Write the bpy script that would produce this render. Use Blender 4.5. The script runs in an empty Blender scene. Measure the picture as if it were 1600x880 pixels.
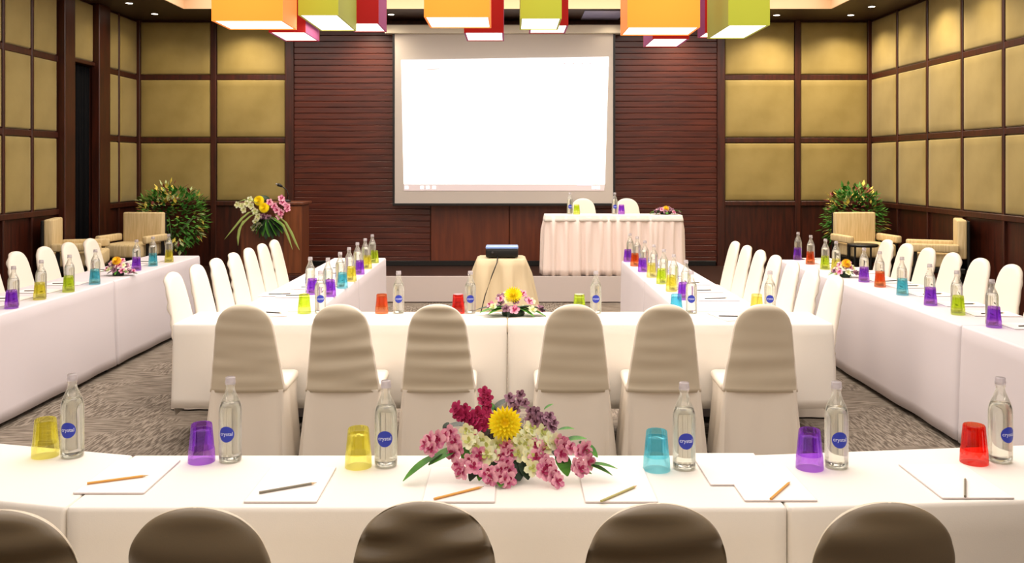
import bpy, bmesh, math, random
from mathutils import Vector, Matrix, noise
random.seed(7)
PI = math.pi
SC = bpy.context.scene
COL = SC.collection

# ------------------------------------------------------------------ camera
CAMH, F, CX, CY = 1.74, 1400.0, 797.0, 257.0      # eye height, focal length in px of a 1600 px frame
cam_d = bpy.data.cameras.new('camera'); cam = bpy.data.objects.new('camera', cam_d); COL.objects.link(cam)
cam.location = (0, 0, CAMH); cam.rotation_euler = (PI/2, 0, 0)
cam_d.sensor_width = 36; cam_d.lens = F/1600*36
cam_d.shift_x = (800-CX)/1600; cam_d.shift_y = (CY-440)/1600
cam_d.clip_start = .05; cam_d.clip_end = 100
SC.camera = cam
# ------------------------------------------------------------------ exposure, world
SC.view_settings.view_transform = 'Standard'; SC.view_settings.look = 'None'
SC.view_settings.gamma = 1; SC.view_settings.use_curve_mapping = False
SC.view_settings.exposure = 0.32
SC.cycles.max_bounces = 8; SC.cycles.transparent_max_bounces = 32
SC.cycles.sample_clamp_indirect = 6
W = bpy.data.worlds.new('world'); SC.world = W; W.use_nodes = True
W.node_tree.nodes['Background'].inputs[0].default_value = (.9, .8, .7, 1)
W.node_tree.nodes['Background'].inputs[1].default_value = .02
# ------------------------------------------------------------------ room light
def area(name, loc, rot, sx, sy, watts, col):
    l = bpy.data.lights.new(name, 'AREA'); l.shape = 'RECTANGLE'; l.size = sx; l.size_y = sy
    l.energy = watts*1.5; l.color = col
    o = bpy.data.objects.new(name, l); COL.objects.link(o); o.location = loc; o.rotation_euler = rot
    return o
WARM = (1.0, .86, .70)
# light of the raised ceiling tray: the hall part and the part behind the photographer
area('tray_light_hall', (-.03, 7.35, 3.98), (0, 0, 0), 8.2, 8.4, 320, (1, .97, .93))
area('tray_light_entrance', (-.03, 0.2, 3.98), (0, 0, 0), 8.2, 5.4, 100, (1, .96, .91))

# ================================================================== helpers
def s2l(c):
    return tuple(((v/255)/12.92 if v/255 <= .04045 else ((v/255+.055)/1.055)**2.4) for v in c) + (1,)
def mat(name, rgb, rough=.6, spec=.4, metal=0, emit=None, estr=0, sheen=0, coat=0):
    m = bpy.data.materials.new(name); m.use_nodes = True
    b = m.node_tree.nodes['Principled BSDF']
    b.inputs['Base Color'].default_value = s2l(rgb)
    b.inputs['Roughness'].default_value = rough
    b.inputs['Specular IOR Level'].default_value = spec
    b.inputs['Metallic'].default_value = metal
    b.inputs['Sheen Weight'].default_value = sheen
    b.inputs['Coat Weight'].default_value = coat
    if emit: b.inputs['Emission Color'].default_value = s2l(emit); b.inputs['Emission Strength'].default_value = estr
    return m
def N(m, t, **kw):
    n = m.node_tree.nodes.new(t)
    for k, v in kw.items():
        if k in n.inputs: n.inputs[k].default_value = v
        else: setattr(n, k, v)
    return n
def L(m, a, ao, b, bi): m.node_tree.links.new(a.outputs[ao], b.inputs[bi])
def noisy(m, c1, c2, scale=(1, 1, 1), nscale=5, bump=0, detail=4, lo=.35, hi=.65, coords='Object', dist=.01):
    b = m.node_tree.nodes['Principled BSDF']
    tc = N(m, 'ShaderNodeTexCoord'); mp = N(m, 'ShaderNodeMapping'); mp.inputs['Scale'].default_value = scale
    L(m, tc, coords, mp, 'Vector')
    nz = N(m, 'ShaderNodeTexNoise'); nz.inputs['Scale'].default_value = nscale; nz.inputs['Detail'].default_value = detail
    L(m, mp, 'Vector', nz, 'Vector')
    r = N(m, 'ShaderNodeValToRGB'); r.color_ramp.elements[0].position = lo; r.color_ramp.elements[1].position = hi
    r.color_ramp.elements[0].color = s2l(c1); r.color_ramp.elements[1].color = s2l(c2)
    L(m, nz, 'Fac', r, 'Fac'); L(m, r, 'Color', b, 'Base Color')
    if bump:
        bp = N(m, 'ShaderNodeBump'); bp.inputs['Strength'].default_value = bump; bp.inputs['Distance'].default_value = dist
        L(m, nz, 'Fac', bp, 'Height'); L(m, bp, 'Normal', b, 'Normal')
    return m
def clearish(name, rgb, gloss=.1, edge=None, edge_w=.0):
    """thin coloured glass: tinted see-through with a fresnel reflection"""
    m = bpy.data.materials.new(name); m.use_nodes = True; nt = m.node_tree; nt.nodes.clear()
    out = N(m, 'ShaderNodeOutputMaterial'); tr = N(m, 'ShaderNodeBsdfTransparent'); gl = N(m, 'ShaderNodeBsdfGlossy')
    tr.inputs['Color'].default_value = s2l(rgb); gl.inputs['Roughness'].default_value = .06
    gl.inputs['Color'].default_value = (1, 1, 1, 1)
    lw = N(m, 'ShaderNodeLayerWeight'); lw.inputs['Blend'].default_value = .35
    mu = N(m, 'ShaderNodeMath', operation='MULTIPLY_ADD'); mu.inputs[1].default_value = .55; mu.inputs[2].default_value = gloss*.5
    L(m, lw, 'Fresnel', mu, 0)
    mx = N(m, 'ShaderNodeMixShader'); L(m, mu, 0, mx, 0); L(m, tr, 0, mx, 1); L(m, gl, 0, mx, 2)
    di = N(m, 'ShaderNodeBsdfTranslucent'); di.inputs['Color'].default_value = s2l(edge or rgb)
    mx2 = N(m, 'ShaderNodeMixShader'); mx2.inputs[0].default_value = edge_w
    L(m, mx, 0, mx2, 1); L(m, di, 0, mx2, 2); L(m, mx2, 0, out, 0)
    return m

def mkobj(name, me, parent=None, loc=None, rz=None, mats=()):
    o = bpy.data.objects.new(name, me); COL.objects.link(o)
    if parent: o.parent = parent
    if loc is not None: o.location = loc
    if rz is not None: o.rotation_euler = (0, 0, rz)
    for m in mats:
        if m.name not in [x.name for x in me.materials if x]: me.materials.append(m)
    return o
def tag(o, label=None, cat=None, group=None, kind=None):
    if label: o['label'] = label
    if cat: o['category'] = cat
    if group: o['group'] = group
    if kind: o['kind'] = kind
    return o
def empty(name, loc, rz=0, label=None, cat=None, group=None):
    o = bpy.data.objects.new(name, None); COL.objects.link(o); o.location = loc; o.rotation_euler = (0, 0, rz)
    o.empty_display_size = .05
    return tag(o, label, cat, group)
def copy_tree(o, parent=None):
    c = o.copy(); COL.objects.link(c)
    if parent: c.parent = parent
    for ch in list(o.children): copy_tree(ch, c)
    return c

class MB:
    """collects faces, builds one mesh"""
    def __init__(s): s.v = []; s.f = []; s.m = []
    def add(s, vs, fs, mi=0):
        b = len(s.v); s.v += [tuple(p) for p in vs]
        s.f += [tuple(b+i for i in f) for f in fs]; s.m += [mi]*len(fs)
    def box(s, x0, x1, y0, y1, z0, z1, mi=0):
        vs = [(x, y, z) for z in (z0, z1) for y in (y0, y1) for x in (x0, x1)]
        s.add(vs, [(0,2,3,1),(4,5,7,6),(0,1,5,4),(2,6,7,3),(0,4,6,2),(1,3,7,5)], mi)
    def bbox(s, x0, x1, y0, y1, z0, z1, r=.005, seg=2, mi=0):
        bm = bmesh.new(); bmesh.ops.create_cube(bm, size=1)
        for v in bm.verts:
            v.co = Vector((x0+(v.co.x+.5)*(x1-x0), y0+(v.co.y+.5)*(y1-y0), z0+(v.co.z+.5)*(z1-z0)))
        bmesh.ops.bevel(bm, geom=bm.edges[:], offset=r, segments=seg, affect='EDGES', profile=.5)
        bm.verts.index_update(); s.add([v.co for v in bm.verts], [[v.index for v in f.verts] for f in bm.faces], mi); bm.free()
    def lathe(s, prof, n=24, c=(0, 0, 0), mi=0, caps=True, rad=None):
        vs = []; k = len(prof)
        for (r, z) in prof:
            for i in range(n):
                a = 2*PI*i/n; rr = r*(rad(a, z) if rad else 1)
                vs.append((c[0]+rr*math.cos(a), c[1]+rr*math.sin(a), c[2]+z))
        fs = [(j*n+i, j*n+(i+1) % n, (j+1)*n+(i+1) % n, (j+1)*n+i) for j in range(k-1) for i in range(n)]
        if caps: fs += [tuple(reversed(range(n))), tuple((k-1)*n+i for i in range(n))]
        s.add(vs, fs, mi)
    def tube(s, pts, r, n=6, mi=0):
        pts = [Vector(p) for p in pts]; vs = []
        for i, p in enumerate(pts):
            t = (pts[min(i+1, len(pts)-1)]-pts[max(i-1, 0)]).normalized()
            u = t.cross(Vector((0, 0, 1)) if abs(t.z) < .9 else Vector((1, 0, 0))).normalized(); w = t.cross(u)
            rr = r(i/(len(pts)-1)) if callable(r) else r
            for j in range(n):
                a = 2*PI*j/n; vs.append(p+(u*math.cos(a)+w*math.sin(a))*rr)
        k = len(pts)
        fs = [(j*n+i, j*n+(i+1) % n, (j+1)*n+(i+1) % n, (j+1)*n+i) for j in range(k-1) for i in range(n)]
        fs += [tuple(reversed(range(n))), tuple((k-1)*n+i for i in range(n))]
        s.add(vs, fs, mi)
    def mesh(s, name, mats, smooth=False):
        me = bpy.data.meshes.new(name); me.from_pydata(s.v, [], s.f)
        for m in (mats if isinstance(mats, (list, tuple)) else [mats]): me.materials.append(m)
        me.polygons.foreach_set('material_index', s.m)
        me.update()
        bm = bmesh.new(); bm.from_mesh(me); bmesh.ops.recalc_face_normals(bm, faces=bm.faces[:]); bm.to_mesh(me); bm.free()
        if smooth:
            me.polygons.foreach_set('use_smooth', [True]*len(me.polygons))
            if smooth is not True: me.set_sharp_from_angle(angle=smooth)
        return me
    def obj(s, name, mats, parent=None, smooth=False, loc=None, rz=None):
        return mkobj(name, s.mesh(name, mats, smooth), parent, loc, rz)
def struct(name, mb, m, parent=None, smooth=False):
    o = mb.obj(name, m, parent, smooth)
    if not parent: o['kind'] = 'structure'
    return o
def tab(px, py, zt=.75):
    """the point of a horizontal surface of height zt seen at pixel px, py"""
    sc = (py-CY)/(CAMH-zt); return ((px-CX)/sc, F/sc)

# ================================================================== materials
M_wood = noisy(mat('dark_wood', (84, 36, 18), .38, .5), (44, 16, 7), (68, 26, 12), (9, 9, .8), 3, .05)
M_woodh = noisy(mat('dark_wood_slats', (84, 36, 18), .36, .5), (60, 21, 11), (84, 33, 17), (.8, 6, 9), 3, .05)
M_woodp = noisy(mat('podium_wood', (112, 58, 28), .4, .5), (78, 38, 17), (106, 54, 26), (8, 8, .7), 3, .04)
M_ceil = noisy(mat('dark_ceiling', (52, 34, 26), .45, .3), (46, 28, 20), (56, 36, 26), (1, 6, 6), 2, 0)
M_cream = mat('cream_paint', (238, 214, 176), .7)
M_fab = noisy(mat('gold_fabric', (160, 130, 70), .62, .25, sheen=.15), (138, 119, 64), (154, 134, 78), (1, 1, 1), 2.2, 0)
def weave(m, sc=260, st=.12):
    b = m.node_tree.nodes['Principled BSDF']; tc = N(m, 'ShaderNodeTexCoord')
    n = N(m, 'ShaderNodeTexNoise'); n.inputs['Scale'].default_value = sc; L(m, tc, 'Object', n, 'Vector')
    bp = N(m, 'ShaderNodeBump'); bp.inputs['Strength'].default_value = st; bp.inputs['Distance'].default_value = .002
    L(m, n, 'Fac', bp, 'Height'); L(m, bp, 'Normal', b, 'Normal'); return m
weave(M_fab)
M_cloth = weave(mat('white_cloth', (234, 228, 219), .8, .2))
M_clothl = weave(mat('light_tinted_cloth', (208, 200, 203), .8, .2))  # white cloth with the coloured light on wings and arms put into its tone
M_beige = weave(mat('beige_cloth', (206, 188, 154), .8, .2))
M_skirt = weave(mat('satin_skirt', (236, 218, 208), .5, .4))
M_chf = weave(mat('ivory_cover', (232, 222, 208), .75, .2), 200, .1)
M_chr = weave(mat('shaded_cover', (206, 194, 172), .5, .35), 200, .08)  # ivory cover with the shade on the chair backs painted into its colour
M_chd = weave(mat('deep_shade_satin', (118, 104, 82), .42, .5), 200, .08)  # front-row backs: the same cover with deeper shade painted in
M_chs = weave(mat('skirt_cover', (226, 216, 202), .6, .3), 200, .08)
M_black = mat('black_satin', (14, 13, 13), .4, .4)
M_blackc = mat('black_curtain', (10, 10, 12), .9, .1)
M_lounge = noisy(mat('sand_upholstery', (206, 184, 138), .75, .2), (196, 172, 124), (216, 194, 150), (14, 14, 1), 4, .05)
M_metal = mat('brushed_metal', (190, 186, 180), .3, .5, .9)
M_paper = mat('paper', (238, 230, 225), .6, .2)
M_pedge = mat('pad_edge', (226, 214, 212), .7, .2)
M_screen = weave(mat('screen_fabric', (184, 175, 166), .8, .1))
M_case = mat('screen_case', (206, 196, 176), .5)
M_dstage = mat('stage_floor', (48, 28, 20), .35, .5)
M_stagef = mat('stage_skirt', (196, 184, 178), .85, .1)
def carpet():
    m = mat('carpet', (130, 118, 104), .95, .05); b = m.node_tree.nodes['Principled BSDF']
    tc = N(m, 'ShaderNodeTexCoord')
    def layer(rot, sc, ns):
        mp = N(m, 'ShaderNodeMapping'); mp.inputs['Rotation'].default_value = (0, 0, rot); mp.inputs['Scale'].default_value = sc
        nz = N(m, 'ShaderNodeTexNoise'); nz.inputs['Scale'].default_value = ns; nz.inputs['Detail'].default_value = 3
        L(m, tc, 'Object', mp, 'Vector'); L(m, mp, 'Vector', nz, 'Vector'); return nz
    a = layer(.12, (3, 40, 1), 2.2); c = layer(-.25, (34, 5, 1), 2.0)
    ck = layer(0, (1, 1, 1), 1.3)
    mx = N(m, 'ShaderNodeMix', data_type='FLOAT'); L(m, a, 'Fac', mx, 2); L(m, c, 'Fac', mx, 3)
    rr = N(m, 'ShaderNodeValToRGB'); rr.color_ramp.elements[0].position = .47; rr.color_ramp.elements[1].position = .53
    L(m, ck, 'Fac', rr, 'Fac'); L(m, rr, 'Color', mx, 0)
    r = N(m, 'ShaderNodeValToRGB'); r.color_ramp.elements[0].position = .42; r.color_ramp.elements[1].position = .60
    r.color_ramp.elements[0].color = s2l((98, 88, 78)); r.color_ramp.elements[1].color = s2l((148, 137, 124))
    L(m, mx, 0, r, 'Fac'); L(m, r, 'Color', b, 'Base Color'); return m
M_carpet = carpet()

# ================================================================== the room
XL, XR, YB, YF, ZC = -5.25, 5.08, 12.6, -3.2, 3.76
ZR1, ZR2, ZR3 = 2.96, 2.08, 1.21       # rails between the fabric panels, top of wainscot
mb = MB(); mb.box(XL-.6, XR+.3, YF-.2, YB+.2, -.1, 0); fl = struct('floor', mb, M_carpet)
# ceiling with the raised tray
TX0, TX1, TY0, TY1 = -4.25, 4.18, -2.6, 11.65
mb = MB()
mb.box(XL-.6, TX0, YF-.2, YB+.2, ZC, 4.2); mb.box(TX1, XR+.3, YF-.2, YB+.2, ZC, 4.2)
mb.box(TX0, TX1, TY1, YB+.2, ZC, 4.2); mb.box(TX0, TX1, YF-.2, TY0, ZC, 4.2); mb.box(TX0, TX1, TY0, TY1, 4.02, 4.2)
ceil = struct('ceiling', mb, M_ceil)
mb = MB(); t = .012
mb.box(TX0, TX0+t, TY0, TY1, ZC+.002, 4.02); mb.box(TX1-t, TX1, TY0, TY1, ZC+.002, 4.02)
mb.box(TX0+t, TX1-t, TY1-t, TY1, ZC+.002, 4.02); mb.box(TX0+t, TX1-t, TY0, TY0+t, ZC+.002, 4.02)
mb.box(TX0+t, TX1-t, TY0+t, TY1-t, 4.005, 4.018)
struct('trim_1', mb, mat('tray_cream', (244, 206, 160), .7))
# lilac grey slab on the ceiling beside the screen case
mb = MB(); mb.bbox(.98, 1.5, 11.75, 12.45, ZC-.012, ZC-.001, .004)
tag(mb.obj('ceiling_slab', mat('lilac_panel', (150, 146, 176), .3, .5)), 'lilac grey hatch panel on the dark ceiling above the screen case', 'slab')

def panel_mesh(w, h, d=.03):
    """padded fabric panel in its own x-z plane, facing -y"""
    m = MB(); nx, nz = 8, 8; r = .022
    xs = [0, r*.4, r] + [w*i/nx for i in range(1, nx)] + [w-r, w-r*.4, w]
    zs = [0, r*.4, r] + [h*i/nz for i in range(1, nz)] + [h-r, h-r*.4, h]
    def e(t, T): k = min(t, T-t)/r; k = min(1, k); return math.sqrt(max(0, 1-(1-k)**2))
    vs = [(x, -d*min(e(x, w), e(z, h)) - .012*math.sin(PI*x/w)*math.sin(PI*z/h), z) for z in zs for x in xs]
    n = len(xs); m.add(vs, [(j*n+i, j*n+i+1, (j+1)*n+i+1, (j+1)*n+i) for j in range(len(zs)-1) for i in range(n-1)])
    me = bpy.data.meshes.new('upholstered_panel'); me.from_pydata(m.v, [], m.f); me.materials.append(M_fab)
    me.polygons.foreach_set('use_smooth', [True]*len(me.polygons)); return me
ROWS = [(ZR3+.02, ZR2-.04), (ZR2+.04, ZR1-.03), (ZR1+.04, ZC-.02)]
def panels(wall, cells, put):
    for (a, b) in cells:
        for (z0, z1) in ROWS:
            if put == 'back': o = mkobj('upholstered_panel', panel_mesh(b-a, z1-z0), wall, (a, YB-.001, z0), 0)
            elif put == 'left': o = mkobj('upholstered_panel', panel_mesh(b-a, z1-z0), wall, (XL+.001, a, z0), PI/2)
            else: o = mkobj('upholstered_panel', panel_mesh(b-a, z1-z0), wall, (XR-.001, b, z0), -PI/2)

# back wall: boards, rails, posts in one wall mesh; padded panels as its parts
mb = MB(); mb.box(XL-.6, XR+.3, YB, YB+.2, 0, 4.2)
def rail_b(x0, x1, z0, z1, d=.03): mb.bbox(x0, x1, YB-d, YB+.01, z0, z1, .006, 1)
for (x0, x1) in ((XL, -3.14), (3.0, XR)):
    for z in (ZR1, ZR2): rail_b(x0, x1, z-.035, z+.035, .028)
    rail_b(x0, x1, ZR3-.05, ZR3+.015, .04)
for x in (-4.16, 4.035): rail_b(x-.04, x+.04, .0, ZC, .045)
for x in (XL+.03, XR-.03): mb.bbox(x-.04, x+.04, YB-.07, YB+.01, 0, ZC, .006, 1)
rail_b(-3.15, -3.03, 0, ZC, .06); rail_b(2.9, 3.01, 0, ZC, .06)
wb = struct('wall_back', mb, M_wood)
panels(wb, [(-5.19, -4.2), (-4.12, -3.15), (3.01, 3.995), (4.075, 5.02)], 'back')
# slatted middle section
mb = MB()
z = .36
while z < ZC-.05:
    for (x0, x1) in ((-3.03, -1.12), (1.0, 2.9)) if z < 1.12 else ((-3.03, 2.9),):
        mb.bbox(x0, x1, YB-.035, YB-.001, z, z+.080, .005, 1)
    z += .084
mb.obj('slat_cladding', M_woodh, wb)
mb = MB(); mb.bbox(-1.11, -.015, YB-.03, YB, .34, 1.19, .006, 1); mb.bbox(-.005, .99, YB-.03, YB, .34, 1.19, .006, 1)
mb.obj('flat_cladding', M_woodp if False else noisy(mat('flat_wood', (96, 42, 18), .38, .5), (84, 34, 14), (104, 46, 20), (6, 6, .6), 3, 0), wb)

# right wall
mb = MB(); mb.box(XR, XR+.3, YF-.2, YB+.2, 0, 4.2)
def rail_r(y0, y1, z0, z1, d=.03): mb.bbox(XR-d, XR+.01, y0, y1, z0, z1, .006, 1)
for z in (ZR1, ZR2): rail_r(YF, YB, z-.035, z+.035, .028)
rail_r(YF, YB, ZR3-.05, ZR3+.015, .04)
yr = [12.56, 11.7, 10.86, 10.02, 9.18, 8.34, 7.5, 6.66, 5.8, 4.9, 4.0, 3.1, 2.2, 1.3, .4, -.5, -1.4, -2.3, -3.15]
for y in yr[1:]: rail_r(y-.022, y+.022, 0, ZC, .034)
wr = struct('wall_right', mb, M_wood)
panels(wr, [(yr[i+1]+.03, yr[i]-.03) for i in range(9)], 'right')
# left wall with the curtained doorway
DY0, DY1, DZ = 10.62, 11.24, 2.97
mb = MB()
mb.box(XL-.3, XL, YF-.2, DY0, 0, 4.2); mb.box(XL-.3, XL, DY1, YB+.2, 0, 4.2); mb.box(XL-.3, XL, DY0, DY1, DZ, 4.2)
def rail_l(y0, y1, z0, z1, d=.03): mb.bbox(XL-.01, XL+d, y0, y1, z0, z1, .006, 1)
for (y0, y1) in ((YF, 10.36), (11.54, YB)):
    for z in (ZR1, ZR2): rail_l(y0, y1, z-.035, z+.035, .028)
    rail_l(y0, y1, ZR3-.05, ZR3+.015, .04)
yl = [10.36, 9.8, 9.24, 8.4, 7.56, 6.7, 5.8, 4.9, 4.0, 3.1, 2.2, 1.3, .4, -.5, -1.4, -2.3, -3.15]
for y in yl[1:]: rail_l(y-.022, y+.022, 0, ZC, .034)
rail_l(11.955, 11.99, 0, ZC, .034)
wl = struct('wall_left', mb, M_wood)
panels(wl, [(12.0, 12.54), (11.58, 11.95)] + [(yl[i+1]+.03, yl[i]-.03) for i in range(9)], 'left')
o = mkobj('upholstered_panel', panel_mesh(DY1-DY0-.03, ZC-.02-DZ-.05), wl, (XL+.001, DY0+.015, DZ+.05), PI/2)
mb = MB()
mb.bbox(XL-.02, XL+.10, 10.37, DY0, 0, ZC, .008, 1); mb.bbox(XL-.02, XL+.10, DY1, 11.55, 0, ZC, .008, 1)
mb.bbox(XL-.02, XL+.05, DY0, DY1, DZ, DZ+.045, .006, 1)
struct('trim_2', mb, M_wood)
mb = MB(); mb.box(XL-.6, XL-.28, DY0-.1, DY1+.1, 0, 3.2); dn = struct('door_1', mb, M_blackc)
mb = MB(); n = 60; vs = []
for j, zz in enumerate((0.02, 1.5, 2.95)):
    for i in range(n+1):
        vs.append((XL-.045+.030*math.sin(i*.95)+.01*math.sin(i*.41+j), DY0+.005+(DY1-DY0-.01)*i/n, zz))
mb.add(vs, [(j*(n+1)+i, j*(n+1)+i+1, (j+1)*(n+1)+i+1, (j+1)*(n+1)+i) for j in range(2) for i in range(n)])
cu = mb.obj('door_curtain', M_blackc, None, True)
md = cu.modifiers.new('thickness', 'SOLIDIFY'); md.thickness = .004
tag(cu, 'black full-height curtain hanging in the doorway of the panelled wall', 'curtain')
# wall behind the photographer
mb = MB(); mb.box(XL-.6, XR+.3, YF-.2, YF, 0, 4.2)
struct('wall_front', mb, mat('rear_wall', (190, 160, 110), .7))

# stage: low platform across the back, pale skirt in the middle
SZ = .32
mb = MB(); mb.box(XL, XR, 11.3, YB-.05, 0, SZ); mb.box(XL, -2.15, 9.75, 11.3, 0, SZ); mb.box(2.32, XR, 9.62, 11.3, 0, SZ)
st = mb.obj('stage', M_dstage); tag(st, 'low dark platform running along the slatted wall', 'stage', kind='structure')
mb = MB(); mb.bbox(-2.14, 2.31, 11.27, 11.298, .01, SZ+.012, .004, 1); mb.obj('stage_facing', M_stagef, st)
# small base board
mb = MB(); mb.bbox(-3.0, 2.88, YB-.06, YB-.036, SZ+.001, SZ+.07, .004, 1); struct('baseboard_back', mb, M_black)

# ================================================================== recessed downlights
M_lens = mat('lamp_lens', (255, 250, 240), emit=(255, 244, 226), estr=14)
def downlight(x, y, label, watts, size=138, aim=(0, 0), col=(1, .84, .62)):
    e = empty('recessed_downlight', (x, y, ZC), 0, label, 'ceiling light', 'recessed downlights along the walls')
    m = MB(); m.lathe([(.055, -.006), (.055, 0), (.04, 0), (.04, -.006)], 20, caps=False); m.obj('trim_ring', M_metal, e, True)
    m = MB(); m.lathe([(.0395, -.004), (.0395, -.001)], 20); m.obj('lamp_lens', M_lens, e)
    l = bpy.data.lights.new('spot_lamp', 'SPOT'); l.energy = watts; l.color = col; l.spot_size = math.radians(size); l.spot_blend = .9
    l.shadow_soft_size = .03
    o = bpy.data.objects.new('spot_lamp', l); COL.objects.link(o); o.parent = e; o.location = (0, 0, -.02)
    o.rotation_euler = (aim[1], aim[0], 0)
for (x, y, lab, w) in (
    (-4.76, 12.0, 'recessed downlight in the ceiling corner on the doorway side, closer to the corner', 14),
    (-4.76, 11.2, 'recessed downlight near the doorway wall, further from the corner', 14),
    (-3.62, 12.1, 'recessed downlight hidden behind the amber lantern, washing the panel beside the slats', 70),
    (-1.95, 12.15, 'recessed downlight washing the slats beside the screen on the doorway side', 70),
    (-1.6, 12.05, 'recessed downlight over the end of the screen case between red and amber lanterns', 8),
    (1.36, 12.1, 'recessed downlight beside the lilac hatch at the end of the screen case', 8),
    (2.32, 12.15, 'recessed downlight washing the slats beyond the panel table', 70),
    (3.6, 12.1, 'recessed downlight above the panel just past the green lantern', 90),
    (4.6, 12.1, 'recessed downlight in the corner above the potted bush behind lounge chairs', 75),
    (4.62, 11.45, 'recessed downlight beside the long fabric panelled wall, closest to the corner', 40),
    (4.62, 10.35, 'recessed downlight washing the third tall panel of the long wall', 90),
    (4.62, 9.4, 'recessed downlight washing the fourth tall panel of the long wall', 50),
    (4.62, 8.2, 'recessed downlight over the wing table along the long panelled wall', 40)):
    downlight(x, y, lab, w)

# ================================================================== box lanterns
def lantern(x0, x1, y0, dep, zb, colr, label, side=None, hgt=.55):
    w = x1-x0
    e = empty('box_lantern', ((x0+x1)/2, y0+dep/2, zb), 0, label, 'pendant lamp', 'coloured box lanterns hanging over the middle')
    t = .012; m = MB(); hw, hd = w/2, dep/2
    m.box(-hw, hw, -hd, -hd+t, 0, hgt); m.box(-hw, hw, hd-t, hd, 0, hgt)
    m.box(-hw, -hw+t, -hd+t, hd-t, 0, hgt, 1); m.box(hw-t, hw, -hd+t, hd-t, 0, hgt, 1)
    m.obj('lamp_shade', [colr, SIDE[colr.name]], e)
    m = MB(); m.box(-hw+t, hw-t, -hd+t, hd-t, .006, .012); m.obj('diffuser', M_diff, e)
    m = MB(); m.tube([(0, 0, hgt), (0, 0, 4.0-zb)], .006); m.box(-hw+t, hw-t, -hd+t, hd-t, hgt-.03, hgt-.02); m.obj('cord', M_black, e)
    l = bpy.data.lights.new('lantern_lamp', 'AREA'); l.shape = 'RECTANGLE'; l.size = w*.9; l.size_y = dep*.9; l.energy = 6*w*dep/.2; l.color = (1, .9, .78)
    o = bpy.data.objects.new('lantern_lamp', l); COL.objects.link(o); o.parent = e; o.location = (0, 0, -.006)
def shade(name, base, hot, st):
    m = mat(name, base, .8, .1, emit=hot, estr=st); b = m.node_tree.nodes['Principled BSDF']
    # the lamp inside glows through the cloth, brighter around the bulb
    tc = N(m, 'ShaderNodeTexCoord'); ln = N(m, 'ShaderNodeVectorMath', operation='DISTANCE'); ln.inputs[1].default_value = (0, 0, .3)
    L(m, tc, 'Object', ln, 0); mr = N(m, 'ShaderNodeMapRange'); mr.inputs[1].default_value = .15; mr.inputs[2].default_value = .5
    mr.inputs[3].default_value = st*1.2; mr.inputs[4].default_value = st*.8
    L(m, ln, 'Value', mr, 0); L(m, mr, 0, b, 'Emission Strength'); return m
M_diff = mat('lantern_diffuser', (255, 250, 242), emit=(255, 246, 235), estr=1.6)
S_am = shade('amber_shade', (210, 120, 40), (255, 160, 60), .62)
S_gr = shade('green_shade', (140, 146, 50), (176, 170, 50), .5)
S_rd = shade('red_shade', (120, 24, 24), (170, 28, 22), .42)
S_rs = shade('red_shade_dim_side', (110, 50, 80), (140, 60, 96), .4)
S_as = shade('amber_shade_dim_side', (200, 110, 60), (255, 136, 70), .6); S_gs = shade('green_shade_dim_side', (120, 124, 60), (150, 146, 70), .4)
SIDE = {'amber_shade': S_as, 'green_shade': S_gs, 'red_shade': S_rs}  # side faces: light differences painted into the lantern colours
lantern(-2.10, -1.60, 6.30, .42, 2.75, S_am, 'large amber box lantern above the fabric panel next to the slats')
lantern(-1.90, -1.61, 7.05, .52, 2.78, S_rd, 'red box lantern half hidden behind the amber one beside the fabric panel')
lantern(-1.59, -1.29, 6.72, .80, 2.86, S_gr, 'olive green box lantern between the amber and red lanterns before the slats')
lantern(-1.40, -1.11, 7.56, .50, 2.93, S_rd, 'red box lantern next to the end of the screen case')
lantern(-.59, -.14, 6.14, .50, 2.75, S_am, 'amber box lantern in front of the screen top')
lantern(-.355, -.05, 6.9, .48, 2.755, S_rd, 'red box lantern behind the amber one in front of the screen')
lantern(.075, .375, 6.51, .55, 2.80, S_gr, 'olive green box lantern in front of the screen top')
lantern(.16, .465, 7.15, .45, 2.85, S_rd, 'red box lantern behind the green one in front of the screen')
lantern(.865, 1.40, 6.6, .42, 2.75, S_am, 'widest amber box lantern beyond the screen edge before the dark slats')
lantern(1.17, 1.47, 7.35, .52, 2.77, S_rd, 'red box lantern behind and below the widest amber lantern')
lantern(1.585, 1.885, 6.5, .70, 2.75, S_gr, 'green box lantern before the fabric panel with gold light wash')
lantern(1.60, 1.86, 7.35, .3, 2.82, S_rd, 'dark red box lantern tucked between amber and green lanterns')

# ================================================================== screen
sc = empty('projection_screen', (0, 12.35, 1.2), 0, 'large white projection screen lit by a blank window, hung before the slats', 'screen')
mb = MB(); mb.bbox(-1.72, 1.55, -.05, .09, 2.34, 2.46, .012); mb.obj('screen_case', M_case, sc)
mb = MB(); mb.box(-1.59, 1.42, 0, .004, 0, 2.36); fab = mb.obj('screen_fabric', M_screen, sc)
mb = MB(); mb.box(-1.62, -1.59, -.003, .006, 0, 2.36); mb.box(1.42, 1.45, -.003, .006, 0, 2.36); mb.bbox(-1.62, 1.45, -.012, .014, -.03, .004, .004); mb.obj('screen_border', M_black, sc)
def pimg(name, pts, mt, yy=-.004):
    m = MB(); s_ = 1400/12.35
    q = [((x-CX)/s_, (CAMH-1.2)-(y-CY)/s_) for x, y in pts]
    m.add([(a, yy, b) for a, b in q] + [(a, yy+.001, b) for a, b in q], [(0,1,2,3), (7,6,5,4), (0,4,5,1), (1,5,6,2), (2,6,7,3), (3,7,4,0)]); return m.obj(name, mt, sc)
M_img = mat('projected_white', (255, 255, 255), emit=(250, 253, 255), estr=1.25)
M_bar = mat('projected_bar', (214, 200, 200), emit=(206, 196, 204), estr=.12)
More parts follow.
